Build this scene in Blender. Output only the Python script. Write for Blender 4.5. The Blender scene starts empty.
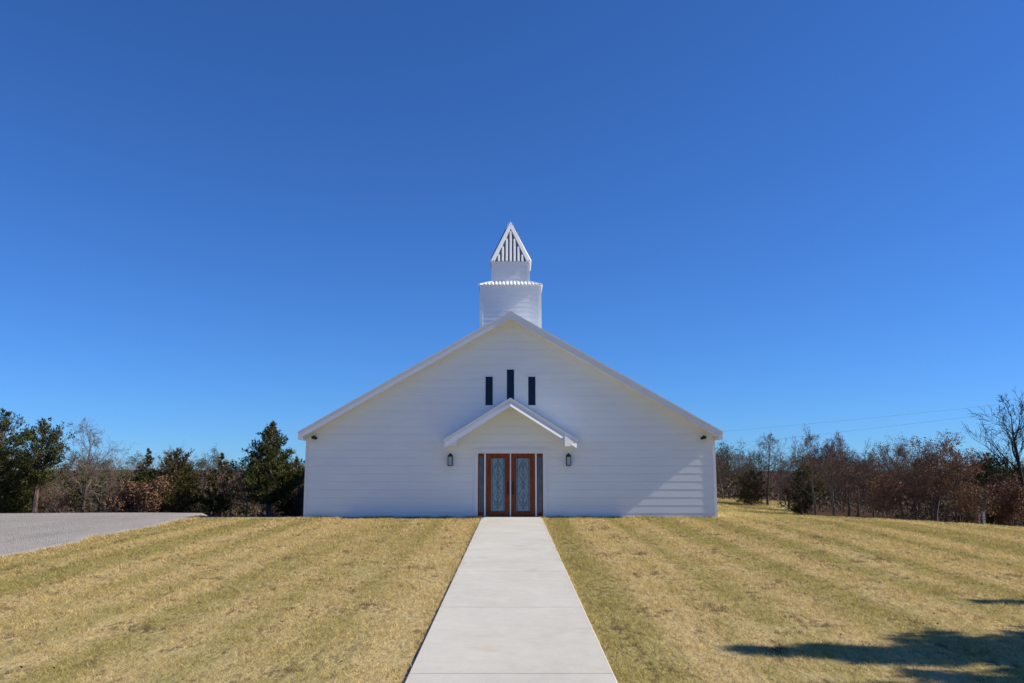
import bpy, math, random
import numpy as np
from mathutils import Vector, Matrix, Quaternion
R = math.radians
scene = bpy.context.scene
COL = scene.collection

# ------------------------------------------------------------------ helpers
class MB:
    """collects polygons; build() links them as ONE mesh object"""
    def __init__(s): s.v = []; s.f = []; s.m = []
    def quad(s, *p, m=0):
        b = len(s.v); s.v.extend([tuple(q) for q in p]); s.f.append(tuple(range(b, b + len(p)))); s.m.append(m)
    def box(s, x0, x1, y0, y1, z0, z1, m=0):
        b = len(s.v)
        s.v += [(x0,y0,z0),(x1,y0,z0),(x1,y1,z0),(x0,y1,z0),(x0,y0,z1),(x1,y0,z1),(x1,y1,z1),(x0,y1,z1)]
        for f in ((0,3,2,1),(4,5,6,7),(0,1,5,4),(1,2,6,5),(2,3,7,6),(3,0,4,7)):
            s.f.append(tuple(b + i for i in f)); s.m.append(m)
    def prism(s, pts, y0, y1, m=0):
        """polygon in XZ extruded along Y"""
        b = len(s.v); n = len(pts)
        s.v += [(x, y0, z) for x, z in pts] + [(x, y1, z) for x, z in pts]
        s.f.append(tuple(range(b, b + n))); s.m.append(m)
        s.f.append(tuple(range(b + 2*n - 1, b + n - 1, -1))); s.m.append(m)
        for i in range(n):
            j = (i + 1) % n
            s.f.append((b+i, b+n+i, b+n+j, b+j)); s.m.append(m)
    def tube(s, pts, rad, n=4, m=0, cap=True):
        pts = [Vector(p) for p in pts]
        if not hasattr(rad, '__len__'): rad = [rad] * len(pts)
        b = len(s.v)
        for i, p in enumerate(pts):
            d = (pts[min(i+1, len(pts)-1)] - pts[max(i-1, 0)])
            d = d.normalized() if d.length > 1e-9 else Vector((0,0,1))
            a = d.cross(Vector((0.31, 0.95, 0.05)) if abs(d.y) < .9 else Vector((1,0,0))).normalized(); c = d.cross(a)
            for k in range(n):
                t = 2*math.pi*k/n
                s.v.append(tuple(p + (a*math.cos(t) + c*math.sin(t)) * rad[i]))
        for i in range(len(pts)-1):
            for k in range(n):
                k2 = (k+1) % n
                s.f.append((b+i*n+k, b+i*n+k2, b+(i+1)*n+k2, b+(i+1)*n+k)); s.m.append(m)
        if cap:
            s.f.append(tuple(b + k for k in range(n-1, -1, -1))); s.m.append(m)
            e = b + (len(pts)-1)*n
            s.f.append(tuple(e + k for k in range(n))); s.m.append(m)
    def build(s, name, mats, parent=None, loc=(0,0,0), smooth=False):
        me = bpy.data.meshes.new(name); me.from_pydata(s.v, [], s.f)
        if not isinstance(mats, (list, tuple)): mats = [mats]
        for m in mats: me.materials.append(m)
        if len(mats) > 1: me.polygons.foreach_set('material_index', s.m)
        if smooth: me.polygons.foreach_set('use_smooth', [True]*len(me.polygons))
        me.update()
        o = bpy.data.objects.new(name, me); COL.objects.link(o); o.location = loc
        if parent is not None: o.parent = parent
        return o

def tag(o, label=None, cat=None, group=None, kind=None):
    if label: o['label'] = label
    if cat: o['category'] = cat
    if group: o['group'] = group
    if kind: o['kind'] = kind
    return o

def empty(name, loc, rz=0):
    o = bpy.data.objects.new(name, None); COL.objects.link(o)
    o.location = loc; o.rotation_euler.z = rz; o.empty_display_size = .3
    return o

def copy_tree(o, parent=None):
    c = o.copy(); COL.objects.link(c)
    if parent is not None: c.parent = parent
    for ch in [q for q in bpy.data.objects if q.parent == o]: copy_tree(ch, c)
    return c

class NT:
    """small wrapper to write node trees"""
    def __init__(s, name):
        s.mat = bpy.data.materials.new(name); s.mat.use_nodes = True
        s.t = s.mat.node_tree; s.b = s.t.nodes['Principled BSDF']
    def n(s, typ, **kw):
        nd = s.t.nodes.new(typ)
        for k, v in kw.items():
            if k.startswith('i_'):
                nd.inputs[k[2:].replace('_', ' ')].default_value = v
            else: setattr(nd, k, v)
        return nd
    def l(s, a, b): s.t.links.new(a, b)
    def coord(s, scale=(1,1,1), src='Object'):
        tc = s.n('ShaderNodeTexCoord'); mp = s.n('ShaderNodeMapping'); mp.inputs['Scale'].default_value = scale
        s.l(tc.outputs[src], mp.inputs['Vector']); return mp.outputs['Vector']
    def noise(s, vec, scale, detail=4, rough=.55):
        nd = s.n('ShaderNodeTexNoise'); nd.inputs['Scale'].default_value = scale
        nd.inputs['Detail'].default_value = detail; nd.inputs['Roughness'].default_value = rough
        s.l(vec, nd.inputs['Vector']); return nd.outputs['Fac']
    def ramp(s, fac, stops):
        nd = s.n('ShaderNodeValToRGB'); e = nd.color_ramp.elements
        while len(e) < len(stops): e.new(.5)
        for el, (p, c) in zip(e, stops):
            el.position = p; el.color = (c[0], c[1], c[2], 1) if hasattr(c, '__len__') else (c, c, c, 1)
        s.l(fac, nd.inputs['Fac']); return nd.outputs['Color']
    def mix(s, fac, a, b, mode='MIX'):
        nd = s.n('ShaderNodeMix', data_type='RGBA', blend_type=mode)
        for v, k in ((fac, 0), (a, 6), (b, 7)):
            if hasattr(v, 'is_linked'): s.l(v, nd.inputs[k])
            elif k == 0: nd.inputs[0].default_value = v
            else: nd.inputs[k].default_value = (v[0], v[1], v[2], 1)
        return nd.outputs[2]
    def math(s, op, a, b=None):
        nd = s.n('ShaderNodeMath', operation=op)
        for i, v in enumerate((a, b)):
            if v is None: continue
            if hasattr(v, 'is_linked'): s.l(v, nd.inputs[i])
            else: nd.inputs[i].default_value = v
        return nd.outputs[0]
    def bump(s, h, dist=.01, strength=1.):
        nd = s.n('ShaderNodeBump'); nd.inputs['Distance'].default_value = dist; nd.inputs['Strength'].default_value = strength
        s.l(h, nd.inputs['Height']); s.l(nd.outputs['Normal'], s.b.inputs['Normal'])
    def col(s, c):
        if hasattr(c, 'is_linked'): s.l(c, s.b.inputs['Base Color'])
        else: s.b.inputs['Base Color'].default_value = (*c, 1)
    def set(s, rough=.6, metal=0, spec=None):
        s.b.inputs['Roughness'].default_value = rough; s.b.inputs['Metallic'].default_value = metal
        if spec is not None: s.b.inputs['Specular IOR Level'].default_value = spec

def paint(name, c, rough=.5, var=.05, scale=(1,1,1), nscale=3, bump=0, spec=.4):
    t = NT(name); v = t.coord(scale)
    f = t.noise(v, nscale, 5)
    a = tuple(x*(1-var) for x in c); b = tuple(min(1, x*(1+var)) for x in c)
    t.col(t.ramp(f, [(.3, a), (.7, b)])); t.set(rough, spec=spec)
    if bump: t.bump(t.noise(v, nscale*12, 3), bump)
    return t.mat

M = {}
M['siding'] = paint('white_siding', (.785,.825,.815), .55, .03, (.30,.30,1.3), 2.2, .0008)
M['trim'] = paint('white_trim', (.77,.79,.785), .45, .02, (1,1,1), 2)
M['metal_siding'] = paint('white_metal_siding', (.76,.78,.79), .38, .03, (.4,.4,5), 2.5, .0006)
M['roof'] = paint('white_roof_metal', (.80,.81,.81), .4, .03, (1,1,1), 2)
M['gap_shade'] = paint('grey_gap_shade', (.16,.18,.20), .6, .1)  # sheet behind the spire ribs, coloured dark for the shade between them
M['black'] = paint('black_metal', (.012,.012,.013), .4, .1)
M['caming'] = paint('lead_caming', (.05,.058,.066), .4, .1)
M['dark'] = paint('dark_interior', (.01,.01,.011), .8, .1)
M['post'] = paint('weathered_post', (.42,.43,.42), .7, .15, (1,1,1), 9)
M['meter'] = paint('dark_meter_box', (.035,.037,.042), .5, .2, (1,1,1), 6)
M['wire'] = paint('cable_grey', (.30,.32,.36), .6, .05)
# wood
t = NT('stained_wood'); v = t.coord((9, 9, .9)); f = t.noise(v, 4, 6, .6)
t.col(t.ramp(f, [(.25, (.11,.022,.006)), (.55, (.235,.052,.012)), (.8, (.32,.082,.020))])); t.set(.5, spec=.25); t.bump(f, .0008); M['wood'] = t.mat
# leaded glass
t = NT('leaded_glass'); v = t.coord((1,1,1)); f = t.noise(v, 5, 4); g = t.noise(v, 55, 2)
t.col(t.mix(t.ramp(g, [(.35, 0), (.65, 1)]), t.ramp(f, [(.3, (.060,.125,.160)), (.7, (.140,.240,.290))]), (.24,.36,.41)))
t.set(.22, spec=.7); t.bump(g, .004); M['leaded'] = t.mat
t = NT('sidelight_glass'); v = t.coord(); f = t.noise(v, 4, 4)
t.col(t.ramp(f, [(.3, (.06,.10,.13)), (.7, (.13,.195,.24))])); t.set(.2, spec=.6); M['sideglass'] = t.mat
t = NT('dark_window_glass'); v = t.coord(); f = t.noise(v, 3, 3)
t.col(t.ramp(f, [(.3, (.006,.013,.034)), (.7, (.009,.019,.045))])); t.set(.06, spec=.25); M['glass'] = t.mat
t = NT('lamp_glass'); t.col((.34,.42,.47)); t.set(.15); M['lampglass'] = t.mat
# concrete
t = NT('concrete'); v = t.coord(); a = t.noise(v, .55, 5, .6); b = t.noise(v, 5, 6, .65); c = t.noise(v, 60, 3, .7); st = t.noise(v, 1.3, 3, .5)
base = t.mix(.45, t.ramp(a, [(.3, (.45,.422,.350)), (.7, (.64,.613,.522))]), t.ramp(b, [(.25, (.44,.418,.352)), (.8, (.64,.613,.522))]))
base = t.mix(.22, base, t.ramp(c, [(.3, (.38,.355,.31)), (.7, (.68,.65,.58))]))
base = t.mix(t.ramp(st, [(.62, 0), (.72, .32)]), base, (.45,.35,.22))
t.col(base); t.set(.85, spec=.2); t.bump(t.math('ADD', b, t.math('MULTIPLY', c, .4)), .003); M['concrete'] = t.mat
# gravel
t = NT('gravel'); v = t.coord(); vo = t.n('ShaderNodeTexVoronoi'); vo.inputs['Scale'].default_value = 28; t.l(v, vo.inputs['Vector'])
a = t.noise(v, .35, 5); c = t.noise(v, 2.2, 5, .7)
sep = t.n('ShaderNodeSeparateColor'); t.l(vo.outputs['Color'], sep.inputs[0])
g = t.mix(.55, t.ramp(sep.outputs[0], [(0, (.20,.18,.155)), (.5, (.36,.33,.295)), (1, (.55,.515,.47))]), t.ramp(a, [(.3, (.32,.278,.232)), (.7, (.44,.395,.340))]))
g = t.mix(t.ramp(c, [(.6, 0), (.78, .45)]), g, (.25,.21,.165))
mpt = t.n('ShaderNodeMapping'); mpt.inputs['Scale'].default_value = (.9, .05, 0); t.l(v, mpt.inputs['Vector'])
g = t.mix(t.ramp(t.noise(mpt.outputs['Vector'], 1., 3, .6), [(.48, 0), (.66, .35)]), g, (.48,.44,.385))
g = t.mix(t.ramp(t.noise(v, 9, 4, .75), [(.30, .55), (.46, 0)]), g, (.17,.15,.125))
t.col(g); t.set(.9, spec=.15); t.bump(t.math('ADD', t.math('MULTIPLY', vo.outputs['Distance'], -1.), c), .03); M['gravel'] = t.mat

def lawn_color(t, v, blade=False):
    """dormant lawn: straw with greener mowing lanes running towards the church, and brown thatch"""
    mp = t.n('ShaderNodeMapping'); mp.inputs['Rotation'].default_value = (0, 0, R(6.3)); mp.inputs['Scale'].default_value = (1., .016, 0); t.l(v, mp.inputs['Vector'])
    lane = t.noise(mp.outputs['Vector'], .95, 1, .4); track = t.noise(mp.outputs['Vector'], 3.1, 2, .5)
    mp2 = t.n('ShaderNodeMapping'); mp2.inputs['Scale'].default_value = (1, .55, 0); t.l(v, mp2.inputs['Vector'])
    patch = t.noise(mp2.outputs['Vector'], 1.5, 6, .68)
    big = t.noise(mp2.outputs['Vector'], .28, 3, .5)
    fine = t.noise(mp2.outputs['Vector'], 9, 5, .7)
    gsum = t.math('ADD', t.math('ADD', t.math('MULTIPLY', lane, 1.55), t.math('MULTIPLY', patch, .85)), t.math('MULTIPLY', big, .30))
    green = t.ramp(t.math('ADD', t.math('MULTIPLY', gsum, 1.), -.93), [(.30, 0), (.62, .85)])
    straw = t.ramp(fine, [(.25, (.42,.315,.138)), (.5, (.65,.505,.232)), (.78, (.82,.66,.340))])
    grn = t.ramp(fine, [(.25, (.27,.23,.076)), (.55, (.44,.375,.125)), (.8, (.62,.525,.205))])
    c = t.mix(green, straw, grn)
    thatch = t.ramp(t.math('ADD', t.math('ADD', t.math('MULTIPLY', patch, .55), t.math('MULTIPLY', fine, .4)), t.math('MULTIPLY', track, .16)), [(.445, 1), (.525, 0)])
    c = t.mix(t.math('MULTIPLY', thatch, .75), c, (.115,.078,.040))
    return c, fine, patch, straw, grn
t = NT('lawn_ground'); v = t.coord()
c, fine, patch, _, _ = lawn_color(t, v)
# leaf litter under the woods (beyond the lawn)
sx = t.n('ShaderNodeSeparateXYZ'); t.l(v, sx.inputs[0])
lit = t.noise(v, .35, 4, .6)
lj = t.math('MULTIPLY', t.math('ADD', lit, -.5), 5.)
edge_r = t.math('ADD', t.math('ADD', sx.outputs[0], t.math('MULTIPLY', sx.outputs[1], -.31)), t.math('ADD', lj, -10.9))
rr = t.math('MULTIPLY', t.ramp(edge_r, [(0, 0), (1, 1)]), t.ramp(t.math('ADD', t.math('ADD', sx.outputs[1], lj), -6.), [(0, 0), (1, 1)]))
far = t.ramp(t.math('MULTIPLY', t.math('ADD', sx.outputs[1], -25.), .3), [(0, 0), (1, 1)])
ll = t.math('MULTIPLY', t.ramp(t.math('ADD', t.math('ADD', sx.outputs[1], lj), -.9), [(0, 0), (1, 1)]), t.ramp(t.math('MULTIPLY', sx.outputs[0], -.2), [(0, 0), (1, 1)]))
litter = t.math('MAXIMUM', t.math('MAXIMUM', rr, ll), far)
c = t.mix(.36, c, (.10,.072,.036))
lc = t.ramp(t.noise(v, 11, 4, .7), [(.3, (.030,.018,.011)), (.55, (.075,.042,.024)), (.8, (.16,.09,.05))])
c = t.mix(litter, c, lc)
t.col(c); t.set(.95, spec=.08); t.bump(t.math('ADD', fine, patch), .06); M['lawn'] = t.mat
t = NT('grass_blades'); v = t.coord()
c, fine, patch, straw, grn = lawn_color(t, v)
at = t.n('ShaderNodeAttribute'); at.attribute_name = 'rnd'
c = t.mix(1, c, t.ramp(at.outputs['Fac'], [(0, (.62,.60,.52)), (.45, (1.,1.,1.)), (1, (1.40,1.36,1.25))]), 'MULTIPLY')
t.col(c); t.set(.8, spec=.1)
tl = t.n('ShaderNodeBsdfTranslucent'); t.l(c, tl.inputs['Color']); mx = t.n('ShaderNodeMixShader'); mx.inputs[0].default_value = .4
t.l(t.b.outputs[0], mx.inputs[1]); t.l(tl.outputs[0], mx.inputs[2]); t.l(mx.outputs[0], t.t.nodes['Material Output'].inputs['Surface']); M['blades'] = t.mat

def foliage(name, stops, nscale=1.2):
    t = NT(name); v = t.coord(); f = t.math('ADD', t.math('MULTIPLY', t.noise(v, nscale, 3), .6), t.math('MULTIPLY', t.noise(v, 16, 2), .4))
    t.col(t.ramp(f, stops)); t.set(.75, spec=.15); return t.mat
M['cedar'] = foliage('cedar_foliage', [(.32, (.025,.032,.008)), (.5, (.062,.068,.016)), (.68, (.135,.126,.036))])
M['cedar_b'] = foliage('cedar_foliage_bronze', [(.32, (.030,.031,.008)), (.5, (.072,.063,.016)), (.68, (.135,.105,.033))])
M['cedar_d'] = foliage('cedar_foliage_dark', [(.32, (.012,.014,.006)), (.5, (.026,.026,.010)), (.68, (.055,.048,.018))])
M['oakleaf'] = foliage('dry_oak_leaves', [(.32, (.10,.046,.024)), (.5, (.205,.102,.055)), (.7, (.34,.195,.112))], 2)
M['redleaf'] = foliage('dry_red_leaves', [(.32, (.075,.030,.019)), (.5, (.150,.064,.040)), (.7, (.24,.115,.070))], 2)
def bark(name, a, b):
    t = NT(name); v = t.coord((6,6,1.2)); f = t.noise(v, 3, 5, .65); t.col(t.ramp(f, [(.3, a), (.7, b)])); t.set(.9, spec=.1); t.bump(f, .02); return t.mat
M['bark'] = bark('grey_bark', (.060,.047,.038), (.165,.135,.110))
M['barkc'] = bark('cedar_bark', (.09,.055,.04), (.26,.185,.14))
M['barkd'] = bark('dark_bark', (.028,.022,.019), (.075,.060,.050))
M['twig'] = bark('twig_bark', (.095,.072,.058), (.205,.160,.130))
M['twigr'] = bark('reddish_twigs', (.100,.074,.060), (.220,.165,.135))

# ------------------------------------------------------------------ terrain
def sstep(a, b, x):
    t = np.clip((x - a) / (b - a), 0, 1); return t*t*(3 - 2*t)
def gz(X, Y):
    X = np.asarray(X, float); Y = np.asarray(Y, float)
    z = np.interp(Y, [-60, -36, -31, -25.5, -2, 400], [.0, .0, .05, -.395, .03, .03])
    r = np.maximum(X - 8.5, 0); z = z - np.where(r < 3, r*r*.0092, .0828 + (r-3)*.055).clip(0, 2.2) * sstep(-30, -12, Y)
    left = sstep(2, -4, X)
    z = z - left * np.clip(.12*(Y - np.where(X < -12.7, 3.2, np.where(X > -12.1, .2, 3.2 - (X+12.7)/.6*3.0))), 0, 1.3)
    rt = 1 - left
    z = z - rt * .42 * sstep(3, 11, Y) * (1 - .95*sstep(11, 25, Y))
    z = z + .03*np.sin(X*.37 + 1)*np.sin(Y*.29)*sstep(6, 14, np.abs(X)) + .012*np.sin(X*1.3+Y*.4)*sstep(1.6, 4, np.abs(X))*sstep(1, -3, Y)
    return z
def gzf(x, y): return float(gz(x, y))

def axis(lo, hi, step, far):
    a = list(np.arange(lo, hi + 1e-6, step)); s = step
    x = hi
    while x < far: s *= 1.35; x += s; a.append(x)
    x = lo; s = step; pre = []
    while x > -far: s *= 1.35; x -= s; pre.append(x)
    return np.array(pre[::-1] + a)
def sheet(name, xs, ys, zfun, mat, kind='structure'):
    X, Y = np.meshgrid(xs, ys); Z = zfun(X, Y)
    V = np.stack([X, Y, Z], -1).reshape(-1, 3); nx, ny = len(xs), len(ys)
    i = np.arange((ny-1)*(nx-1)); r = i // (nx-1); c = i % (nx-1); a = r*nx + c
    F = np.stack([a, a+1, a+nx+1, a+nx], -1)
    me = bpy.data.meshes.new(name); me.from_pydata(V.tolist(), [], F.tolist()); me.materials.append(mat)
    me.polygons.foreach_set('use_smooth', [True]*len(me.polygons)); me.update()
    o = bpy.data.objects.new(name, me); COL.objects.link(o); o['kind'] = kind; return o
lawn = sheet('lawn', axis(-28, 28, .4, 900), axis(-34, 30, .4, 900), gz, M['lawn'])

# gravel lot on the left, wavy inner edge
def gravel_edge(y): return -11.8 + .14*np.sin(y*1.1) + .10*np.sin(y*2.7+1) + .05*np.sin(y*6.1)
ys = np.arange(-34, 2.7, .2); V = []; F = []; us = np.concatenate([[0, .15, .4], np.arange(1, 70, 1.0)])
for j, y in enumerate(ys):
    for u in us:
        x = gravel_edge(y) - u; V.append((x, y, gzf(x, y) + (.035 if u > .1 else -.02)))
n = len(us)
for j in range(len(ys)-1):
    for i in range(n-1): a = j*n+i; F.append((a+1, a, a+n, a+n+1))
me = bpy.data.meshes.new('gravel_lot'); me.from_pydata(V, [], F); me.materials.append(M['gravel'])
me.polygons.foreach_set('use_smooth', [True]*len(me.polygons))
o = bpy.data.objects.new('gravel_lot', me); COL.objects.link(o); o['kind'] = 'structure'

# concrete walkway in slabs with open joints
PW = 1.115; PX = .035
mb = MB(); y = -.16; edges = [-.16, -3.15, -7.05, -10.95, -14.85, -18.75, -22.62, -26.5, -30.4, -34.3]
for a, b in zip(edges[:-1], edges[1:]):
    nseg = 4
    for k in range(nseg):
        y1 = a - .006 + (b - a + .012)*k/nseg; y0 = a - .006 + (b - a + .012)*(k+1)/nseg
        z1, z0 = [float(np.interp(q, [-60,-36,-31,-25.5,-2,400], [.0,.0,.05,-.395,.03,.03])) + .045 for q in (y1, y0)]
        e = .015
        mb.quad((PX-PW+e,y0,z0), (PX+PW-e,y0,z0), (PX+PW-e,y1,z1), (PX-PW+e,y1,z1))
        for s in (-1, 1):
            mb.quad((PX+s*(PW-e),y0,z0), (PX+s*PW,y0,z0-e), (PX+s*PW,y1,z1-e), (PX+s*(PW-e),y1,z1))
            mb.quad((PX+s*PW,y0,z0-e), (PX+s*PW,y0,z0-.2), (PX+s*PW,y1,z1-.2), (PX+s*PW,y1,z1-e))
        if k == 0: mb.quad((PX-PW,y1,z1-.2), (PX+PW,y1,z1-.2), (PX+PW-e,y1,z1), (PX-PW+e,y1,z1))
        if k == nseg-1: mb.quad((PX-PW,y0,z0-.2), (PX+PW,y0,z0-.2), (PX+PW-e,y0,z0), (PX-PW+e,y0,z0))
tag(mb.build('walkway', M['concrete']), kind='structure')
mb = MB(); mb.box(-11.6, -8.5, -.5, -.1, -.1, .052)
tag(mb.build('side_path', M['concrete']), kind='structure')

# ------------------------------------------------------------------ church
church = tag(empty('church', (-.014,0,0)), 'white lap sided church with gabled front, steeple and red brown double doors', 'church')
HW = 7.84; SL = .5775; ZA = 7.90; TH = .29          # half width, slope, ridge height, rake depth
def rake_under(x): return ZA - TH - SL*abs(x)
DEPTH = 24.
openings = [(-1.245, 1.245, -.2, 2.45), (-.98, -.68, 4.29, 5.42), (-.15, .15, 4.45, 5.70), (.68, .98, 4.29, 5.42)]

def lap_front(mb, halfw, z0, z1, h, lip, y, lim=None, holes=()):
    """courses of clapboard facing -Y at plane y, clipped to |x|<lim(z), with rectangular holes"""
    zb = z0
    while zb < z1 - 1e-4:
        zt = min(zb + h, z1)
        gv = zb + h - .036
        cuts = sorted({zb, zt} | ({gv} if gv < zt else set()) | {q for hh in holes for q in hh[2:] if zb < q < zt})
        if lim:
            pass
        for c0, c1 in zip(cuts[:-1], cuts[1:]):
            yo = lambda z: y - lip*(1 - (z - zb)/h) if z <= gv + 1e-6 else y + .007*(z - gv)/.036
            L0 = min(halfw, lim(c0)) if lim else halfw; L1 = min(halfw, lim(c1)) if lim else halfw
            if L0 <= 0: continue
            L1 = max(L1, 0)
            segs = [(-L0, L0, -L1, L1)]
            for hx0, hx1, hz0, hz1 in holes:
                if hz0 < (c0+c1)/2 < hz1:
                    new = []
                    for s in segs:
                        if s[0] < hx0 < s[1] or s[0] < hx1 < s[1]:
                            new += [(s[0], hx0, s[2], hx0), (hx1, s[1], hx1, s[3])]
                        else: new.append(s)
                    segs = new
            for a0, b0, a1, b1 in segs:
                mb.quad((a0, yo(c0), c0), (b0, yo(c0), c0), (b1, yo(c1), c1), (a1, yo(c1), c1))
                if c0 == zb: mb.quad((a0, y+.007, c0), (b0, y+.007, c0), (b0, yo(c0), c0), (a0, yo(c0), c0))
        zb = zt
lim = lambda z: max(0., (ZA - TH + .12 - z)/SL)
COURSE = .30
mb = MB(); lap_front(mb, HW - .02, -.1, ZA - TH + .12, COURSE, .0065, 0, lim, openings)
mb.build('front_wall', M['siding'], church)
mb = MB()
for s in (-1, 1):                                   # side walls, same courses
    zb = -.1
    while zb < 3.1:
        x0 = s*(HW + .012); x1 = s*HW
        mb.quad((x0, .1, zb), (x0, DEPTH, zb), (x1, DEPTH, zb+COURSE), (x1, .1, zb+COURSE))
        mb.quad((x0, .1, zb), (x0, DEPTH, zb), (x1, DEPTH, zb), (x1, .1, zb)); zb += COURSE
    mb.build('side_wall', M['siding'], church); mb = MB()
mb.prism([(-HW, -.1), (HW, -.1), (HW, 3.1), (0, ZA-TH+.1), (-HW, 3.1)], DEPTH-.1, DEPTH)
mb.build('rear_wall', M['siding'], church)
for s in (-1, 1):
    mb = MB(); x0, x1 = sorted((s*(HW-.085), s*(HW+.024))); mb.box(x0, x1, -.024, .0995, -.1, 3.06)
    mb.build('corner_trim', M['trim'], church)

def gable_shell(mb, w, za, sl, th, boxb, boxin, y0, y1):
    """one roof shell: two sloping slabs with boxed eaves, extruded along Y; za = top of ridge, w = half width to the tip"""
    ztip = za - sl*w
    for s in (-1, 1):
        pts = [(0, za), (s*w, ztip), (s*w, boxb), (s*boxin, boxb), (s*boxin, za - th - sl*boxin), (0, za - th)]
        mb.prism(pts, y0, y1)
mb = MB(); gable_shell(mb, 8.03, ZA-.03, SL, TH-.03, 2.955, HW+.03, -.60, DEPTH+.4)
mb.build('eave_and_rake', M['trim'], church)
# roof sheets with standing seams, proud of the rake boards
def roof_sheet(mb, s, w, za, sl, th, y0, y1, seam=.0, sp=.42):
    d = Vector((s, 0, -sl)).normalized(); nrm = Vector((s*sl, 0, 1)).normalized()
    a = Vector((0,0,za)); b = Vector((s*w, 0, za - sl*w))
    c = [a, b, b - nrm*th, Vector((0, 0, za - th*math.sqrt(1+sl*sl)))]
    mb.prism([(p.x, p.z) for p in c], y0, y1)
    if seam:
        y = y0 + .25
        while y < y1:
            q = [a + nrm*seam, b + nrm*seam, b + nrm*.001, a + nrm*.001]
            mb.prism([(p.x, p.z) for p in q], y - .012, y + .012); y += sp
for s in (-1, 1):
    mb = MB(); roof_sheet(mb, s, 8.07, ZA+.002, SL, .03, -.628, DEPTH+.43, .03)
    mb.build('roof', M['roof'], church)
mb = MB(); 
mb.prism([(-.14, ZA-.075), (0, ZA+.012), (.14, ZA-.075), (0, ZA-.02)], -.632, DEPTH+.44); mb.build('ridge_cap', M['roof'], church)

# entrance hood: boxed gable on the wall over the doors
hood = MB(); gable_shell(hood, 2.48, 4.485, .63, .225, 2.70, 2.02, -.90, -.013)
hood.build('entrance_hood', M['trim'], church)
for s in (-1, 1):
    mb = MB(); roof_sheet(mb, s, 2.53, 4.512, .63, .026, -.93, -.013, .02, .3); mb.build('hood_roof', M['roof'], church)
    # added rake moulding below the drip edge, bevelled so the right one catches sun
    mb = MB(); sl = .63
    for i in range(1):
        xa, xb = 0.0, s*2.475
        top0 = 4.485 - .125; bot0 = 4.485 - .295
        A = (xa, -.903, top0); B = (xb, -.903, top0 - sl*2.475); Cc = (xb, -.950, bot0 - sl*2.475); Dd = (xa, -.950, bot0)
        mb.quad(A, B, Cc, Dd)
        A2 = (xa, -.885, bot0); B2 = (xb, -.885, bot0 - sl*2.475)
        mb.quad(Dd, Cc, B2, A2)
        mb.quad(B, (xb, -.885, top0 - sl*2.475), B2, Cc)
    mb.build('rake_moulding', M['trim'], church)
    if s < 0: continue
    # added cheek on the right eave return, turned outward to catch the sun
    mb = MB(); x0, x1 = s*2.03, s*2.47
    mb.quad((x0, -.99, 2.695), (x1, -.904, 2.695), (x1, -.904, 2.80), (x0, -.99, 3.085))
    mb.quad((x0, -.99, 2.695), (x1, -.904, 2.695), (x1, -.885, 2.695), (x0, -.885, 2.695))
    mb.quad((x0, -.99, 2.695), (x0, -.99, 3.085), (x0, -.885, 3.085), (x0, -.885, 2.695))
    mb.build('sun_catch_return', M['trim'], church)

# door surround
mb = MB()
mb.box(-1.40, -1.243, -.036, .12, .0, 2.452); mb.box(1.243, 1.40, -.036, .12, .0, 2.452); mb.box(-1.44, 1.44, -.040, .12, 2.452, 2.63)
for s in (-1, 1): mb.box(s*.977-.033, s*.977+.033, .01, .12, .05, 2.452)
mb.box(-.022, .022, .008, .12, .05, 2.452)
mb.build('door_frame', M['trim'], church)
mb = MB(); mb.box(-1.243, 1.243, -.12, .14, -.05, .062); mb.build('threshold', M['concrete'], church)
mb = MB(); mb.box(-1.24, 1.24, .125, .14, .06, 2.45); mb.build('door_backing', M['dark'], church)

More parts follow.
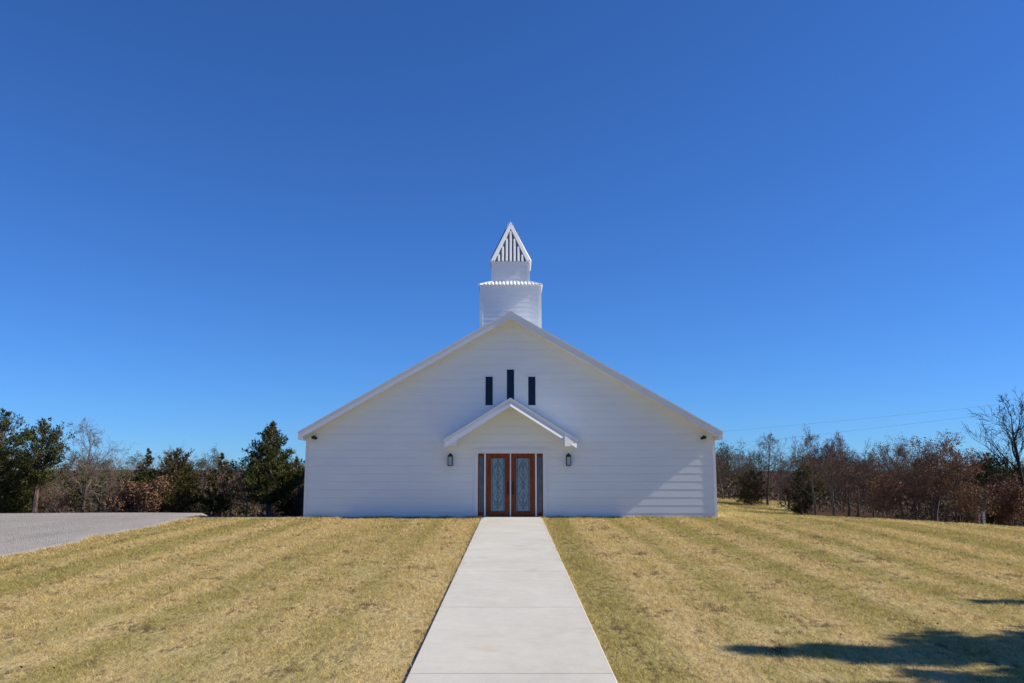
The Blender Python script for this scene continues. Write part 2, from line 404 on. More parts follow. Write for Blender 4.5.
def framed(parent, name, x0, x1, z0, z1, stile, top, bot, pattern=True, handle=0):
    """timber leaf with its glazed light, caming and handle as children"""
    mb = MB(); y0, y1 = .045, .09
    mb.box(x0, x0+stile, y0, y1, z0, z1); mb.box(x1-stile, x1, y0, y1, z0, z1)
    mb.box(x0+stile, x1-stile, y0+.001, y1, z1-top, z1); mb.box(x0+stile, x1-stile, y0+.001, y1, z0, z0+bot)
    ga, gb, gc, gd = x0+stile, x1-stile, z0+bot, z1-top; b = .018      # glazing bead
    mb.box(ga, ga+b, y0-.01, y0+.02, gc, gd); mb.box(gb-b, gb, y0-.01, y0+.02, gc, gd)
    mb.box(ga+b, gb-b, y0-.01, y0+.02, gc, gc+b); mb.box(ga+b, gb-b, y0-.01, y0+.02, gd-b, gd)
    leaf = mb.build(name, M['wood'], parent)
    mb = MB(); mb.quad((ga, y0+.022, gc), (gb, y0+.022, gc), (gb, y0+.022, gd), (ga, y0+.022, gd))
    mb.build('glass_pane', M['leaded'] if x1-x0 > .5 else M['sideglass'], leaf)
    if pattern:
        mb = MB(); cx = (ga+gb)/2; hw = (gb-ga)/2; H = gd-gc; yy = y0+.017
        def cam(pts, r=.0055): mb.tube([(p[0], yy, p[1]) for p in pts], r, 4)
        if hw > .15:
            for s in (-1, 1):
                cam([(cx+s*hw*.72, gc+.02), (cx+s*hw*.72, gd-.02)])
                for k in range(9):                                    # scrolls along the border
                    zc = gc + H*(k+.5)/9
                    cam([(cx+s*(hw*.72+hw*.2*math.sin(u)), zc + H/18*math.cos(u)) for u in np.linspace(0, math.pi, 7)], .0045)
                # tall ogee curves
                cam([(cx+s*hw*(.08+.52*math.sin(math.pi*u)**2), gc + H*(.06+.42*u)) for u in np.linspace(0, 1, 14)])
                cam([(cx+s*hw*(.08+.50*math.sin(math.pi*u)**2), gc + H*(.52+.42*u)) for u in np.linspace(0, 1, 14)])
                cam([(cx+s*hw*(.55-.5*u), gc+H*(.80+.10*math.sin(math.pi*u))) for u in np.linspace(0, 1, 9)])
                cam([(cx+s*hw*(.55-.5*u), gc+H*(.20-.10*math.sin(math.pi*u))) for u in np.linspace(0, 1, 9)])
            cam([(cx, gc+.02), (cx, gd-.02)])
            for zc in (.28, .5, .72):                                  # diamonds
                cam([(cx, gc+H*(zc-.055)), (cx+hw*.28, gc+H*zc), (cx, gc+H*(zc+.055)), (cx-hw*.28, gc+H*zc), (cx, gc+H*(zc-.055))], .0065)
        else:
            cam([(cx, gc+.02), (cx, gd-.02)], .006)
        mb.build('caming', M['caming'], leaf)
    if handle:
        mb = MB(); hx = x1-.075 if handle > 0 else x0+.075
        mb.box(hx-.03, hx+.03, y0-.012, y0+.002, .88, 1.38)
        mb.tube([(hx, y0-.01, .93), (hx, y0-.06, .96), (hx, y0-.066, 1.08), (hx, y0-.05, 1.18), (hx, y0-.01, 1.2)], .014, 6)
        mb.tube([(hx, y0-.012, 1.31), (hx, y0-.03, 1.31)], .03, 8)
        mb.build('handle', M['black'], leaf)
    return leaf
framed(church, 'door', -.940, -.026, .066, 2.447, .172, .165, .19, True, 1)
framed(church, 'door', .026, .940, .066, 2.447, .172, .165, .19, True, -1)
framed(church, 'sidelight', -1.238, -1.014, .066, 2.447, .020, .10, .15, True)
framed(church, 'sidelight', 1.014, 1.238, .066, 2.447, .020, .10, .15, True)

# slit windows
for x0, x1, z0, z1 in openings[1:]:
    mb = MB(); w = .045
    mb.box(x0-w, x0+.008, -.030, .06, z0-w, z1+w); mb.box(x1-.008, x1+w, -.030, .06, z0-w, z1+w)
    mb.box(x0+.008, x1-.008, -.029, .06, z1-.008, z1+w); mb.box(x0+.008, x1-.008, -.034, .06, z0-w, z0+.008)
    wf = mb.build('window', M['trim'], church)
    mb = MB(); mb.quad((x0, .03, z0), (x1, .03, z0), (x1, .03, z1), (x0, .03, z1)); mb.build('glass_pane', M['glass'], wf)

# wall lanterns
for x in (-2.30, 2.22):
    L = empty('wall_lantern', (x, 0, 2.22)); L.parent = church
    mb = MB(); mb.box(-.055, .055, -.03, .0, -.15, .20)                                   # back plate
    mb.tube([(0, -.03, .17), (0, -.075, .215), (0, -.12, .20)], .012, 6)
    mb.tube([(0,-.12,.235), (0,-.12,.20), (0,-.12,.165), (0,-.12,.12), (0,-.12,.118)], [.02, .045, .085, .105, .09], 8)   # cap
    for sx in (-1, 1):
        for sy in (-1, 1):
            mb.box(sx*.08-.011, sx*.08+.011, -.12+sy*.08-.011, -.12+sy*.08+.011, -.22, .12)
    mb.box(-.092, .092, -.212, -.028, -.245, -.22); mb.box(-.075, .075, -.195, -.045, .10, .122)
    mb.build('lantern_body', M['black'], L)
    mb = MB(); mb.box(-.074, .074, -.194, -.046, -.219, .099); mb.build('lantern_glass', M['lampglass'], L)
# corner cameras under the eaves
for x in (-7.55, 7.43):
    c_ = empty('security_camera', (x, 0, 3.05)); c_.parent = church
    mb = MB(); mb.tube([(0, .0, .03), (0, -.07, .03)], .055, 10); mb.tube([(0, -.07, .02), (0, -.12, -.01)], .03, 8); mb.build('bracket', M['black'], c_)
    s = 1 if x < 0 else -1
    mb = MB(); mb.tube([(-.07*s, -.10, .012), (.0, -.13, -.005), (.12*s, -.21, -.03), (.13*s, -.217, -.032)], [.05, .056, .056, .045], 10); mb.build('camera_body', M['black'], c_)

# steeple
TY = 3.3; st = empty('steeple', (0, TY, 0)); st.parent = church
def ring_laps(mb, hw, z0, z1, h, lip):
    for k in range(4):
        q = Quaternion((0,0,1), k*math.pi/2); zb = z0
        while zb < z1-1e-4:
            zt = min(zb+h, z1)
            p = [Vector((-hw, -hw-lip, zb)), Vector((hw, -hw-lip, zb)), Vector((hw, -hw, zt)), Vector((-hw, -hw, zt))]
            mb.quad(*[q @ v_ for v_ in p])
            p = [Vector((-hw, -hw, zb)), Vector((hw, -hw, zb)), Vector((hw, -hw-lip, zb)), Vector((-hw, -hw-lip, zb))]
            mb.quad(*[q @ v_ for v_ in p]); zb = zt
def corner_posts(name, hw, z0, z1, w, t=.02):
    for sx in (-1, 1):
        for sy in (-1, 1):
            x0, x1 = sorted((sx*(hw-w), sx*(hw+t))); y0, y1 = sorted((sy*(hw-w), sy*(hw+t))); mb = MB(); mb.box(x0, x1, y0, y1, z0, z1); mb.build(name, M['trim'], st)
TW, BW = 1.275, .80
mb = MB(); ring_laps(mb, TW, 6.4, 9.50, .2, .006); mb.build('tower_base', M['metal_siding'], st)
corner_posts('corner_trim', TW, 6.4, 9.515, .10)
mb = MB(); mb.box(-TW+.1, TW-.1, -TW-.03, -TW-.013, 9.44, 9.513); mb.build('frieze_board', M['trim'], st)
mb = MB(); ring_laps(mb, BW, 9.5, 10.64, .2, .006); mb.build('belfry', M['metal_siding'], st)
corner_posts('corner_trim', BW, 9.6, 10.645, .085)

def ribbed_face(mb, k, base_hw, base_y, z0, top_hw, top_y, z1, pitch, rw, rh, edge, lowtrim=0.0, back=0):
    """one sloped roof face (before rotation by k*90 deg faces -Y): sheet, ribs running up the slope, hip bands at both edges"""
    q = Quaternion((0,0,1), k*math.pi/2)
    up = Vector((0, top_y-base_y, z1-z0)); L = up.length; up.normalize(); nrm = Vector((0, -up.z, up.y))
    def pt(x, s, h): return q @ (Vector((x, base_y, z0)) + up*s + nrm*h)
    def xw(s): return base_hw + (top_hw-base_hw)*s/L
    mb.quad(pt(-base_hw,0,0), pt(base_hw,0,0), pt(top_hw,L,0), pt(-top_hw,L,0), m=back)
    n = int(base_hw/pitch)+1
    for i in range(-n, n+1):
        xc = i*pitch
        if abs(xc)+rw/2 > base_hw - edge*.6: continue
        # highest s where the rib still fits inside the hip band
        s1 = L if abs(xc)+rw/2 <= top_hw-edge else (base_hw - edge - abs(xc) - rw/2)/max(1e-6, (base_hw-top_hw))*L
        if s1 <= lowtrim + .03: continue
        a, b, tpr = xc-rw/2, xc+rw/2, rw*.18
        s0 = -.015
        P0 = [pt(a,s0,.001), pt(a+tpr,s0,rh), pt(b-tpr,s0,rh), pt(b,s0,.001)]; P1 = [pt(a,s1,.001), pt(a+tpr,s1,rh), pt(b-tpr,s1,rh), pt(b,s1,.001)]
        for j in range(3): mb.quad(P0[j], P0[j+1], P1[j+1], P1[j])
        mb.quad(*P0); mb.quad(*P1)
    for s in (-1, 1):                                    # hip bands
        h = rh*1.15
        i0, i1 = max(base_hw-edge, 0), max(top_hw-edge, 0)
        sI = L if top_hw-edge >= 0 else L*(base_hw-edge)/(base_hw-top_hw)
        mb.quad(pt(s*base_hw,0,h), pt(s*i0,0,h), pt(s*i1,sI,h), pt(s*top_hw,L,h))
        mb.quad(pt(s*i0,0,h), pt(s*i0,0,.001), pt(s*i1,sI,.001), pt(s*i1,sI,h))
        mb.quad(pt(s*base_hw,0,h), pt(s*base_hw,0,-.01), pt(s*i0,0,-.01), pt(s*i0,0,h))
mb = MB()
for k in range(4): ribbed_face(mb, k, TW+.06, -TW-.06, 9.515, BW-.01, -BW+.01, 9.515+.25, .155, .08, .035, .05)
mb.quad((-TW-.06,-TW-.06,9.51), (TW+.06,-TW-.06,9.51), (TW+.06,TW+.06,9.51), (-TW-.06,TW+.06,9.51))
mb.build('skirt_roof', M['roof'], st)
mb = MB()
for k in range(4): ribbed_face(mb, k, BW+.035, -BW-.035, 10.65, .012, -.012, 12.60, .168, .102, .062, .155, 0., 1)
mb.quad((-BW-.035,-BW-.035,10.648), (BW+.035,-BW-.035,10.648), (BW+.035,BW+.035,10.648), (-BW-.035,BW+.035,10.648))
mb.build('spire', [M['roof'], M['gap_shade']], st)
mb = MB()
for sx in (-1, 1):
    for sy in (-1, 1):
        a_ = (BW+.035+.012)
        mb.tube([(sx*a_, sy*a_, 10.64), (sx*.012, sy*.012, 12.60)], [.06, .02], 6)
mb.build('hip_cap', M['roof'], st)
mb = MB(); mb.tube([(0,0,12.50), (0,0,12.60), (0,0,12.66)], [.05, .03, .006], 8); mb.build('spire_cap', M['trim'], st)

# ------------------------------------------------------------------ camera geometry used only to choose real positions and sizes
CAMZ, FPX, PITCH, DFAC = 1.9, 826.0, R(8.7), 32.0
def spot(px, depth): return (px - 511.5)/FPX*depth*.997, depth - DFAC
def height_at(py, depth):
    vv = (341.5 - py)/FPX
    return CAMZ + depth*(math.sin(PITCH) + vv*math.cos(PITCH))/(math.cos(PITCH) - vv*math.sin(PITCH))

# ------------------------------------------------------------------ trees
def rdir(rng): 
    z = rng.uniform(-1, 1); a = rng.uniform(0, 2*math.pi); r = math.sqrt(1-z*z); return Vector((r*math.cos(a), r*math.sin(a), z))
def spray(mb, p, d, ln, w, rng, m=0):
    """a small flat sprig pointing along d"""
    side = d.cross(rdir(rng)).normalized()*w
    tip = p + d*ln
    mb.quad(p - side*.5, p + d*ln*.45 - side, tip, p + d*ln*.45 + side, m=m)
def cedar_tree(loc, h, hw, seed, clear=.06, lean=0., mat='cedar', dens=1., prof='cone', label='', group=None, loose=.5, big=1.):
    rng = random.Random(seed); root = empty('cedar_tree', loc); tag(root, label, 'tree', group)
    tr = MB(); pts = []
    for i in range(9):
        u = i/8; pts.append(Vector((lean*h*u + rng.gauss(0, .03)*h*.2*u, rng.gauss(0,.02)*h*.2*u, h*.97*u - .15*(i == 0))))
    r0 = .028*h
    tr.tube(pts, [r0*(1.25 if i == 0 else 1)*(1-.93*i/8) + .006 for i in range(9)], 7)
    def axis_at(u):
        f = u*8; i = min(int(f), 7); return pts[i].lerp(pts[i+1], f-i)
    fo = MB(); nb = int(165*dens)
    sc = h/5.
    for b in range(nb):
        u = clear + (1-clear)*(1 - (1 - (b+.5)/nb)**.68); u = min(.985, max(clear, u + rng.gauss(0, .02)))
        t = (u-clear)/(1-clear)
        if prof == 'cone': pr = (1-t)**.62*(.5+.5*min(1, t/.14))
        elif prof == 'round': pr = math.sqrt(max(0, 1-(abs(t-.42)/.60)**2.2)) 
        else: pr = math.sqrt(max(0,1-(abs(t-.6)/.62)**2))*.95
        L = hw*(.35 + .65*min(1, (1.02-t)*4))*(pr*rng.choice([.55,.8,.9,1.,1.,1.1,1.3]) + .04)
        az = rng.uniform(0, 2*math.pi); el = R(rng.uniform(5, 42)) + t*t*.75
        d = Vector((math.cos(az)*math.cos(el), math.sin(az)*math.cos(el), math.sin(el)))
        p0 = axis_at(u); p0 = p0 - Vector((0,0, L*math.sin(el)*.6)); p0.z = max(p0.z, h*clear*.8)
        droop = rng.uniform(-.10, .12)
        def bp(s): return p0 + d*L*s + Vector((0,0, L*droop*s*s))
        tr.tube([bp(0), bp(.5), bp(.9)], [.012*sc+.004, .008*sc+.003, .003], 3, cap=False)
        nsub = max(4, int(L*8/sc**.5))
        for k in range(nsub):
            s = rng.uniform(.22, 1.0)**.8; c = bp(s)
            sub = (d*rng.uniform(.3,1) + rdir(rng)*.9 + Vector((0,0,.35))).normalized()
            sl_ = L*rng.uniform(.14, .36)*(1.1-s*.5) + .06*sc*(1.05-t*.75)
            for j in range(13):
                q = c + sub*sl_*rng.random() + rdir(rng)*.045*sc
                dd = (sub + rdir(rng)*loose*1.3 + Vector((0,0,.25))).normalized()
                spray(fo, q, dd, rng.uniform(.07,.16)*sc**.6*big, rng.uniform(.011,.026)*sc**.6*big, rng)
    tr.build('trunk', M['barkc'], root); fo.build('crown', M[mat], root)
    return root

def grow(rng, segs, leafpts, p, d, L, r, depth, maxd, spread, up, kids, conic=0.):
    n = 5 if depth < 2 else 3
    pts = [p.copy()]; rs = [r]; dd = d.copy()
    for i in range(n):
        dd = (dd + rdir(rng)*(.13 + .05*depth) + Vector((0,0,up*(.08 if depth else .05)))).normalized()
        pts.append(pts[-1] + dd*L/n); rs.append(max(.0042, r*(1-(.93 if depth == 0 else .75)*((i+1)/n)**.8)))
    segs.append((depth, pts, rs))
    if depth >= maxd:
        leafpts.append((pts[-1], dd)); leafpts.append((pts[-2], dd)); return
    nk = kids[min(depth, len(kids)-1)]
    for k in range(nk):
        u = (.28 if depth == 0 else .2) + (.72 if depth == 0 else .78)*(k + rng.random())/nk
        f = min(u, .999)*n; i = int(f); q = pts[i].lerp(pts[i+1], f-i)
        ax = (pts[i+1]-pts[i]).normalized(); perp = ax.cross(rdir(rng)).normalized()
        a = R(rng.uniform(*spread)); nd = (ax*math.cos(a) + perp*math.sin(a)).normalized()
        ll = L*rng.uniform(.34, .62)*((1.12 - .45*u)*(1-conic) + conic*1.15*(1.06-u) if depth == 0 else 1.0); rr = rs[i]*rng.uniform(.45, .65)
        grow(rng, segs, leafpts, q, nd, ll, max(rr, .005), depth+1, maxd, spread, up, kids)

def bare_tree(loc, h, seed, maxd=4, spread=(28, 62), up=.6, kids=(9, 5, 4, 4), lean=(0,0), r=None, tw='twig', bk='bark', leaves=0., lm='oakleaf',
              label='', name='bare_tree', cat='tree', group=None, rmin=1., wide=1., stems=1, leafsize=.055, conic=0.):
    rng = random.Random(seed); root = empty(name, loc); tag(root, label, cat, group)
    segs = []; lp = []
    for s in range(stems):
        d = Vector((lean[0] + (rng.gauss(0,.33) if stems > 1 else 0), lean[1] + (rng.gauss(0,.33) if stems > 1 else 0), 1)).normalized()
        grow(rng, segs, lp, Vector((rng.gauss(0,.12)*(stems > 1), rng.gauss(0,.12)*(stems > 1), -.1)), d, h*rng.uniform(.8,.92)*(1 if s == 0 else rng.uniform(.7,1)), r or .018*h+.02, 0, maxd, spread, up, kids, conic)
    # fit to the measured height and spread
    zmax = max(q.z for _, P, _ in segs for q in P); k = h/zmax
    S = Vector((k*wide, k*wide, k))
    tr = MB(); br = MB(); lf = MB()
    for depth, P, rs in segs:
        P = [Vector((q.x*S.x, q.y*S.y, q.z*S.z)) for q in P]
        (tr if depth == 0 else br).tube(P, [x*rmin for x in rs], 6 if depth == 0 else 3, cap=depth == 0)
    tr.build('trunk', M[bk], root); br.build('branches', M[tw], root)
    if leaves:
        for q, d in lp:
            if rng.random() > leaves: continue
            q = Vector((q.x*S.x, q.y*S.y, q.z*S.z))
            for j in range(rng.randint(1, 3)):
                e = rdir(rng); spray(lf, q + rdir(rng)*.10, e, leafsize*rng.uniform(.7,1.2), leafsize*rng.uniform(.25,.42), rng)
        lf.build('leaves', M[lm], root)
    return root

def T(px, depth, dz=0.): 
    x, y = spot(px, depth); return (x, y, gzf(x, y) + dz)
def H(py, depth, px):
    return height_at(py, depth) - T(px, depth)[2]
def W(pxw, depth): return pxw/FPX*depth

# left of the church, in front of the woods
d = 41.5
cedar_tree(T(4, d), H(408, d, 4), W(34, d), 11, .03, mat='cedar', prof='round', dens=1.2, label='dark cedar at the left edge, left of the cedar with a bare pale trunk')
d = 40.5
cedar_tree(T(42, d), H(419, d, 42), W(25, d), 12, .36, .03, prof='umb', dens=.8, loose=.7, label='dark green cedar with a tall bare pale trunk beside the gravel lot')
d = 42
bare_tree(T(88, d), H(417, d, 88), 21, 4, (35, 65), .45, (14,6,5,4), lean=(.03,0), r=.11, wide=.95, conic=.6, label='tallest leafless grey tree left of the church, rising alone above the brush')
d = 41.3
bare_tree(T(104, d), H(448, d, 104), 22, 4, (30, 70), .3, (11,6,5,4), lean=(.14,0), r=.06, label='small thin bare tree leaning right, just right of the tallest bare tree')
d = 40.2
bare_tree(T(136, d), H(474, d, 136), 23, 3, (35, 75), .4, (11,7,5), r=.04, leaves=.9, stems=3, leafsize=.10, name='oak_sapling', label='low oak sapling full of light brown dry leaves, left of the cedar group')
d = 42.5
cedar_tree(T(151, d), H(447, d, 151), W(20, d), 13, .04, mat='cedar', dens=.8, label='narrow pointed cedar just left of the broad bronze green cedar')
d = 41.5
cedar_tree(T(179, d), H(447, d, 179), W(30, d), 14, .03, mat='cedar_b', prof='round', label='broad bronze green cedar with a rounded top above the end of the gravel')
d = 41.8
cedar_tree(T(224, d), H(452, d, 224), W(21, d), 15, .14, mat='cedar', dens=.8, label='small dark cedar between the broad bronze cedar and the big cedar near the church')
d = 39.5
bare_tree(T(236, d), H(462, d, 236), 24, 3, (35, 75), .3, (9,7,5), lean=(-.12,0), r=.04, leaves=.35, leafsize=.085, name='oak_sapling', label='spindly oak sapling with few brown leaves in front of the gap beside the big cedar')
d = 40.5
cedar_tree(T(273, d), H(420, d, 273), W(38, d), 16, .25, mat='cedar', dens=1.5, prof='cone', loose=.6, label='big spreading dark cedar with thick pale trunk, next to the church')
d = 40
for px, top, sd, ln, lab in ((264, 462, 31, .05, 'crooked bare trunk standing against the big cedar by the church'),
                        (252, 466, 32, -.03, 'slim bare tree in the dark gap left of the big cedar by the church')):
    bare_tree(T(px, d), H(top, d, px), sd, 3, (30, 60), .4, (9,6,4), lean=(ln,0), r=.06, bk='barkc', label=lab)
d = 46
cedar_tree(T(299, d), H(455, d, 299), W(20, d), 17, .05, mat='cedar', label='dark cedar partly hidden behind the left corner of the church')
for px, top, sd, lab in ((183, 439, 33, 'thin bare spire of a tree poking up behind the broad bronze cedar'),
                         (211, 450, 34, 'thin bare pole of a tree behind the small dark cedar')):
    bare_tree(T(px, 46), H(top, 46, px), sd, 3, (20, 45), .7, (12,7,4), r=.05, wide=.6, label=lab)
d = 44
bare_tree(T(74, d), H(462, d, 74), 35, 4, (30, 70), .3, (10,6,5,4), r=.05, stems=3, tw='twig', leaves=.12, name='bare_shrub', cat='shrub', label='twiggy brown shrub between the pale trunked cedar and the tallest bare tree')
bare_tree(T(118, d), H(466, d, 118), 36, 4, (30, 70), .3, (10,6,5,4), r=.05, stems=3, tw='twig', leaves=.08, name='bare_shrub', cat='shrub', label='twiggy grey brown shrub behind the small leaning bare tree')

# right of the church
d = 58
bare_tree(T(720, d), H(446, d, 720), 41, 4, (25, 60), .5, (11,6,5,4), r=.08, label='small bare tree just beyond the right corner of the church')
d = 52
cedar_tree(T(748, d), H(470, d, 748), W(17, d), 18, .02, mat='cedar_d', prof='round', dens=.8, label='low dark evergreen bush at the far edge of the back field')
d = 53
bare_tree(T(764, d), H(430, d, 764), 42, 4, (45, 75), .25, (20,6,5,4), r=.10, conic=.95, label='pointed bare tree with a straight spire above the back field')
bare_tree(T(784, 54), H(446, 54, 784), 52, 4, (30, 65), .4, (11,6,5,4), r=.07, stems=2, label='low forked bare tree between the pointed spire tree and the red leaved trees')
d = 46
cedar_tree(T(797, d), H(468, d, 797), W(16, d), 19, .02, mat='cedar_d', prof='round', dens=.75, label='dark evergreen bush under the tall reddish tree right of the back field')
d = 44
bare_tree(T(811, d), H(423, d, 811), 43, 4, (25, 50), .6, (14,6,5,4), r=.09, wide=.8, conic=.6, leaves=.24, lm='redleaf', tw='twigr', label='tall slender tree with few red leaves, left of the red topped oak')
d = 43
bare_tree(T(829, d), H(431, d, 829), 44, 4, (22, 52), .6, (11,6,5,4), r=.08, leaves=.8, lm='redleaf', tw='twigr', label='red topped oak with the most red leaves right of the church')
d = 44.5
bare_tree(T(852, d), H(441, d, 852), 45, 4, (28, 62), .45, (11,6,5,4), r=.08, tw='twigr', leaves=.4, lm='redleaf', label='spreading bare tree right of the red topped oak')
d = 46
bare_tree(T(868, d), H(437, d, 868), 46, 4, (22, 50), .6, (11,6,5,4), r=.06, wide=.8, label='bare tree with one upright twig, left of the round rusty oak')
d = 42
bare_tree(T(881, d), H(474, d, 881), 47, 3, (35, 75), .4, (10,7,5), r=.035, leaves=.85, stems=3, leafsize=.09, name='oak_sapling', label='low oak sapling with pale brown leaves, left of the round rusty oak')
d = 41.5
bare_tree(T(897, d), H(434, d, 897), 49, 4, (28, 60), .5, (12,6,5,4), r=.09, tw='twigr', leaves=.6, label='thin branched oak on the left side of the round rusty oak')
d = 41
bare_tree(T(927, d), H(430, d, 927), 48, 4, (35, 75), .35, (14,7,5,4), r=.13, tw='twigr', leaves=1., leafsize=.08, wide=1.15, label='round rusty brown oak with a dense crown in the right woods')
d = 43
cedar_tree(T(984, d), H(452, d, 984), W(26, d), 20, .03, mat='cedar', prof='round', label='dark green cedar under the tall dead tree in the right woods')
d = 40
bare_tree(T(974, d-.6), H(472, d-.6, 974), 53, 3, (35, 75), .4, (11,7,5), r=.04, leaves=.6, stems=3, leafsize=.085, name='oak_sapling', label='low brown leaved sapling behind the meter post')
d = 42.5
bare_tree(T(1024, d), H(386, d, 1024), 50, 4, (24, 46), .7, (13,6,4,3), lean=(-.035,0), r=.11, tw='barkd', bk='barkd', wide=1.0, rmin=1.6, conic=.7, label='tall dead black branched tree at the right edge of the photo')
bare_tree(T(1004, 40.5), H(470, 40.5, 1004), 51, 4, (35, 75), .4, (11,6,5,4), r=.05, leaves=.55, stems=3, leafsize=.085, name='oak_sapling', label='brown leaved oak bush at the foot of the tall dead tree')

for px, top, d_, sd, lf_, lab in ((843, 439, 47, 81, .1, 'bare grey tree standing behind the gap right of the red topped oak'),
        (909, 438, 46, 82, .5, 'brown twigged tree behind the left half of the round rusty oak'),
        (951, 444, 45, 83, .7, 'brown leaved tree filling the dip between the rusty oak and the dark cedar'),
        (738, 452, 57, 84, 0, 'low bare tree between the church corner and the pointed spire tree')):
    bare_tree(T(px, d_), H(top, d_, px), sd, 4, (28, 60), .45, (10,6,5,4), r=.08, tw='twig', leaves=lf_, label=lab)

# big cedars on the right outside the picture: they throw the shadows on the lawn
SUN_E, SUN_A = R(37.3), R(2.6)
def shade_cedar(tip, h, seed, hw, lab):
    Ls = (h)/math.tan(SUN_E); x = tip[0] + Ls*math.cos(SUN_A); y = tip[1] - Ls*math.sin(SUN_A)
    cedar_tree((x, y, gzf(x, y)), h - gzf(x, y) + gzf(*tip), hw, seed, .05, mat='cedar', dens=2.6, prof='cone', label=lab, big=1.5)
shade_cedar((2.6, -21.4), 9.8, 61, 2.3, 'tall cedar right of the lawn, its shadow reaching farthest across the grass')
shade_cedar((2.9, -23.15), 9.6, 62, 2.5, 'cedar nearest the road right of the lawn, its shadow lying across the front corner')
shade_cedar((7.5, -18.1), 9.4, 63, 1.9, 'slim cedar farthest along the right side of the lawn, throwing the small upper shadow')

# far woods: a tangle nobody could count
def woods(name, x_range, y_range, n, seed, hr, leafy, skip=None, dark=.12):
    rng = random.Random(seed); tw = MB()
    for i in range(n):
        x = rng.uniform(*x_range); y = rng.uniform(*y_range)
        if skip and skip(x, y): continue
        z = gzf(x, y); h = rng.uniform(*hr)
        segs = []; lp = []
        grow(rng, segs, lp, Vector((x, y, z-.1)), Vector((rng.gauss(0,.2), rng.gauss(0,.2), 1)).normalized(), h*.9, .012*h+.012, 0, 2, (25, 65), .5, (10, 7))
        for depth, P, rs in segs: tw.tube(P, [max(q, .007) for q in rs], 3, cap=False)
        lv = rng.random() < leafy; ev = rng.random() < dark
        for q, d in lp:
            if lv and rng.random() < .5:
                for j in range(2): spray(tw, q + rdir(rng)*.15, rdir(rng), .09, .03, rng, m=1)
            if ev:
                for j in range(9): spray(tw, q + rdir(rng)*.22, (rdir(rng)+Vector((0,0,.5))).normalized(), .17, .03, rng, m=2)
        # ground-level tangle
        for j in range(60):
            q = Vector((x + rng.gauss(0,.6), y + rng.gauss(0,.6), z + abs(rng.gauss(0,.6)))); spray(tw, q, (rdir(rng)+Vector((0,0,.6))).normalized(), rng.uniform(.12,.32), .04, rng, m=rng.choice([0,0,0,1,2,2]))
    o = tw.build(name, [M['twigr'], M['oakleaf'], M['cedar']]); o['kind'] = 'stuff'
    return o
woods('left_woods', (-46, -7.5), (11, 27), 340, 71, (1.4, 2.9), .14, None, .24)
woods('right_woods', (10, 58), (11, 42), 430, 72, (1.6, 3.6), .25, lambda x, y: x < 15.2 + .31*(y-10) and y < 26, .12)
woods('distant_woods', (-120, 140), (45, 85), 460, 73, (3.4, 4.8), .25, lambda x, y: -22 < x < 17, .45)

# meter post on the right lawn edge
px_, py_ = spot(976, 38.5); zz = gzf(px_, py_)
mp = tag(empty('meter_post', (px_, py_, zz)), 'pale post with a small dark meter box at the right edge of the lawn', 'utility post')
mb = MB(); mb.box(-.045, .045, -.045, .045, -.2, .80); mb.box(-.22, -.16, .02, .08, -.2, .62); mb.build('post', M['post'], mp)
mb = MB(); mb.box(-.15, .13, -.075, .05, .72, 1.18); mb.prism([(-.15, 1.18), (.13, 1.18), (.07, 1.29), (-.09, 1.29)], -.075, .05); mb.build('meter_box', M['meter'], mp)

# power lines high behind the right woods
for (a, b, lab) in (((690, 432.5), (1080, 396), 'upper grey power line crossing the sky right of the church'), ((690, 446), (1080, 403), 'lower grey power line crossing the sky right of the church')):
    dA, dB = 84, 74; A = Vector((*spot(a[0], dA), height_at(a[1], dA))); B = Vector((*spot(b[0], dB), height_at(b[1], dB)))
    dirv = (B-A); A = A - dirv*.9; B = B + dirv*.6; mb = MB()
    mb.tube([A.lerp(B, u) + Vector((0,0,-1.0*4*u*(1-u) + .75)) for u in np.linspace(0, 1, 40)], .007, 4)
    tag(mb.build('power_line', M['wire']), lab, 'power line', 'power lines over the right woods')

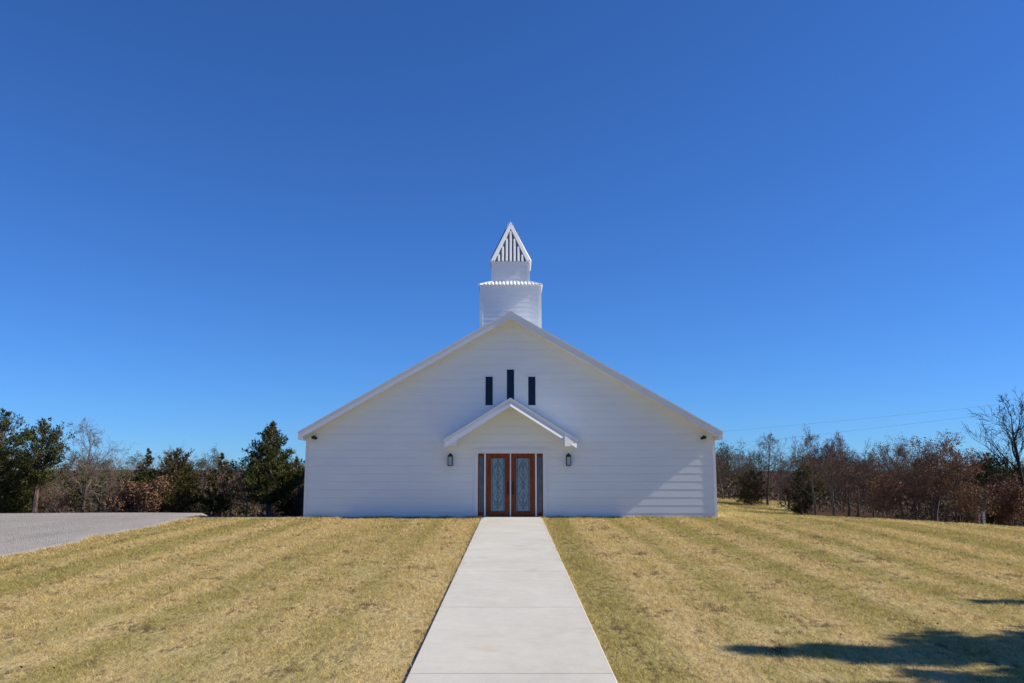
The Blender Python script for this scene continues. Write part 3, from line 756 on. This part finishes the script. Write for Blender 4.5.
# ------------------------------------------------------------------ grass
rs = np.random.RandomState(5)
def vnoise(x, y, seed):
    """bilinear value noise"""
    r_ = np.random.RandomState(seed).random_sample((256, 256)); xi = np.floor(x).astype(int); yi = np.floor(y).astype(int); fx = x-xi; fy = y-yi
    fx = fx*fx*(3-2*fx); fy = fy*fy*(3-2*fy); g_ = lambda a, b: r_[a % 256, b % 256]
    return (g_(xi,yi)*(1-fx)+g_(xi+1,yi)*fx)*(1-fy) + (g_(xi,yi+1)*(1-fx)+g_(xi+1,yi+1)*fx)*fy
def blades(X, Y, hh, ww):
    ok = ~((np.abs(X - PX) < PW + .006 - .05*rs.random_sample(len(X))**4) & (Y > -34)) & (X > gravel_edge(Y) + .03*rs.randn(len(X))) & ((Y < -.06) | (np.abs(X) > HW + .06)) & ((Y < .3) | (X > 0)) & ~((Y > 6.3) & (X > 14.0 + .31*(Y-10) + .8*np.sin(Y*1.3) + .5*np.sin(Y*3.1 + X)))
    ok &= ~((Y > -.5) & (Y < -.1) & (X < -8.48) & (X > -11.62))
    cl = .40*vnoise(X*2.1, Y*2.6, 3) + .35*vnoise(X*4.6, Y*4.6, 1) + .25*vnoise(X*11, Y*9, 2)
    ok &= rs.random_sample(len(X)) < .05 + 1.6*cl
    X, Y, cl = X[ok], Y[ok], cl[ok]; n = len(X); Z = gz(X, Y) - .006
    dist = np.hypot(X, Y + DFAC); k = np.clip(dist/11, .8, 3.6)
    az = rs.uniform(0, 2*np.pi, n); h = hh*rs.uniform(.5, 1.2, n)*(.16 + 1.7*cl)*k**.35; w = ww*rs.uniform(.6, 1.3, n)*k**.8
    lean = h*rs.uniform(.4, 1.9, n); la = rs.uniform(0, 2*np.pi, n)
    V = np.empty((n, 3, 3))
    V[:,0] = np.stack([X-np.cos(az)*w, Y-np.sin(az)*w, Z], -1); V[:,1] = np.stack([X+np.cos(az)*w, Y+np.sin(az)*w, Z], -1)
    V[:,2] = np.stack([X+np.cos(la)*lean, Y+np.sin(la)*lean, Z+h], -1)
    return V, np.repeat(rs.random_sample(n), 3)
def field(n, d0, d1):
    d = rs.uniform(d0, d1, n); u = rs.uniform(-1, 1, n); return u*(.74*d + 5.0), d - DFAC
def rect(n, x0, x1, y0, y1): return rs.uniform(x0, x1, n), rs.uniform(y0, y1, n)
parts = [blades(*field(1180000, 6.0, 33), .040, .0042), blades(*field(110000, 33, 42), .042, .0042), blades(*rect(70000, 8, 24, 4, 30), .05, .006),
         # ragged fringe along the walkway and the gravel
         blades(*rect(46000, PX-1.26, PX+1.26, -27, 0), .070, .0042), blades(*rect(16000, -12.4, -11.2, -27, 4), .055, .006),
         blades(*rect(6000, -7.95, 7.9, -.22, -.05), .055, .005)]
V = np.concatenate([p[0] for p in parts]); rnd = np.concatenate([p[1] for p in parts]); n = len(V)
me = bpy.data.meshes.new('grass'); me.vertices.add(n*3); me.vertices.foreach_set('co', V.reshape(-1))
me.loops.add(n*3); me.loops.foreach_set('vertex_index', np.arange(n*3, dtype=np.int32))
me.polygons.add(n); me.polygons.foreach_set('loop_start', np.arange(0, n*3, 3, dtype=np.int32)); me.polygons.foreach_set('loop_total', np.full(n, 3, dtype=np.int32))
at = me.attributes.new('rnd', 'FLOAT', 'POINT'); at.data.foreach_set('value', rnd.astype(np.float32))
me.update(calc_edges=True); me.materials.append(M['blades'])
g = bpy.data.objects.new('grass', me); COL.objects.link(g); g['kind'] = 'stuff'
# fallen leaves blown on the lawn
rng = random.Random(9); mb = MB()
for i in range(150):
    x = rng.choice([rng.gauss(-4.6, 1.1), rng.uniform(-11, 12)]); y = rng.uniform(-24.5, -6)
    if abs(x) < 1.2: continue
    p = Vector((x, y, gzf(x, y) + .03)); e = rdir(rng); e.z *= .3; spray(mb, p, e.normalized(), rng.uniform(.03,.06), rng.uniform(.010,.02), rng)
o = mb.build('fallen_leaves', M['oakleaf']); o['kind'] = 'stuff'

# ------------------------------------------------------------------ light, sky, camera
s = Vector((math.cos(SUN_E)*math.cos(SUN_A), -math.cos(SUN_E)*math.sin(SUN_A), math.sin(SUN_E)))
sun = bpy.data.lights.new('sun', 'SUN'); sun.energy = 4.8; sun.angle = R(.53); sun.color = (1., .925, .80)
so = bpy.data.objects.new('sun', sun); COL.objects.link(so); so.rotation_euler = (-s).to_track_quat('-Z', 'Y').to_euler()
w = bpy.data.worlds.new('World'); scene.world = w; w.use_nodes = True; nt = w.node_tree
bg = nt.nodes['Background']; sky = nt.nodes.new('ShaderNodeTexSky'); sky.sky_type = 'NISHITA'; sky.sun_disc = False
sky.sun_elevation = SUN_E; sky.sun_rotation = R(90) + SUN_A; sky.altitude = 300; sky.air_density = 1.0; sky.dust_density = 0; sky.ozone_density = 6
tc = nt.nodes.new('ShaderNodeTexCoord'); mpw = nt.nodes.new('ShaderNodeMapping'); mpw.inputs['Location'].default_value = (0, 0, .02)
nt.links.new(tc.outputs['Generated'], mpw.inputs['Vector']); nt.links.new(mpw.outputs['Vector'], sky.inputs['Vector'])
hs = nt.nodes.new('ShaderNodeMix'); hs.data_type = 'RGBA'; hs.blend_type = 'MULTIPLY'; hs.inputs[0].default_value = 1     # deep polarised blue
hs.inputs[7].default_value = (.375, .67, 1.08, 1)
nt.links.new(sky.outputs['Color'], hs.inputs[6]); nt.links.new(hs.outputs[2], bg.inputs['Color']); bg.inputs['Strength'].default_value = .10

cam = bpy.data.cameras.new('camera'); cam.sensor_width = 36; cam.lens = FPX/1024*36; cam.clip_end = 3000; cam.clip_start = .05
co = bpy.data.objects.new('camera', cam); COL.objects.link(co); co.location = (.045, -DFAC, CAMZ); co.rotation_euler = (R(90) + PITCH, 0, 0)
scene.camera = co
vs = scene.view_settings; vs.view_transform = 'Standard'; vs.look = 'None'; vs.gamma = 1; vs.use_curve_mapping = False; vs.exposure = 0.35
scene.cycles.use_denoising = True
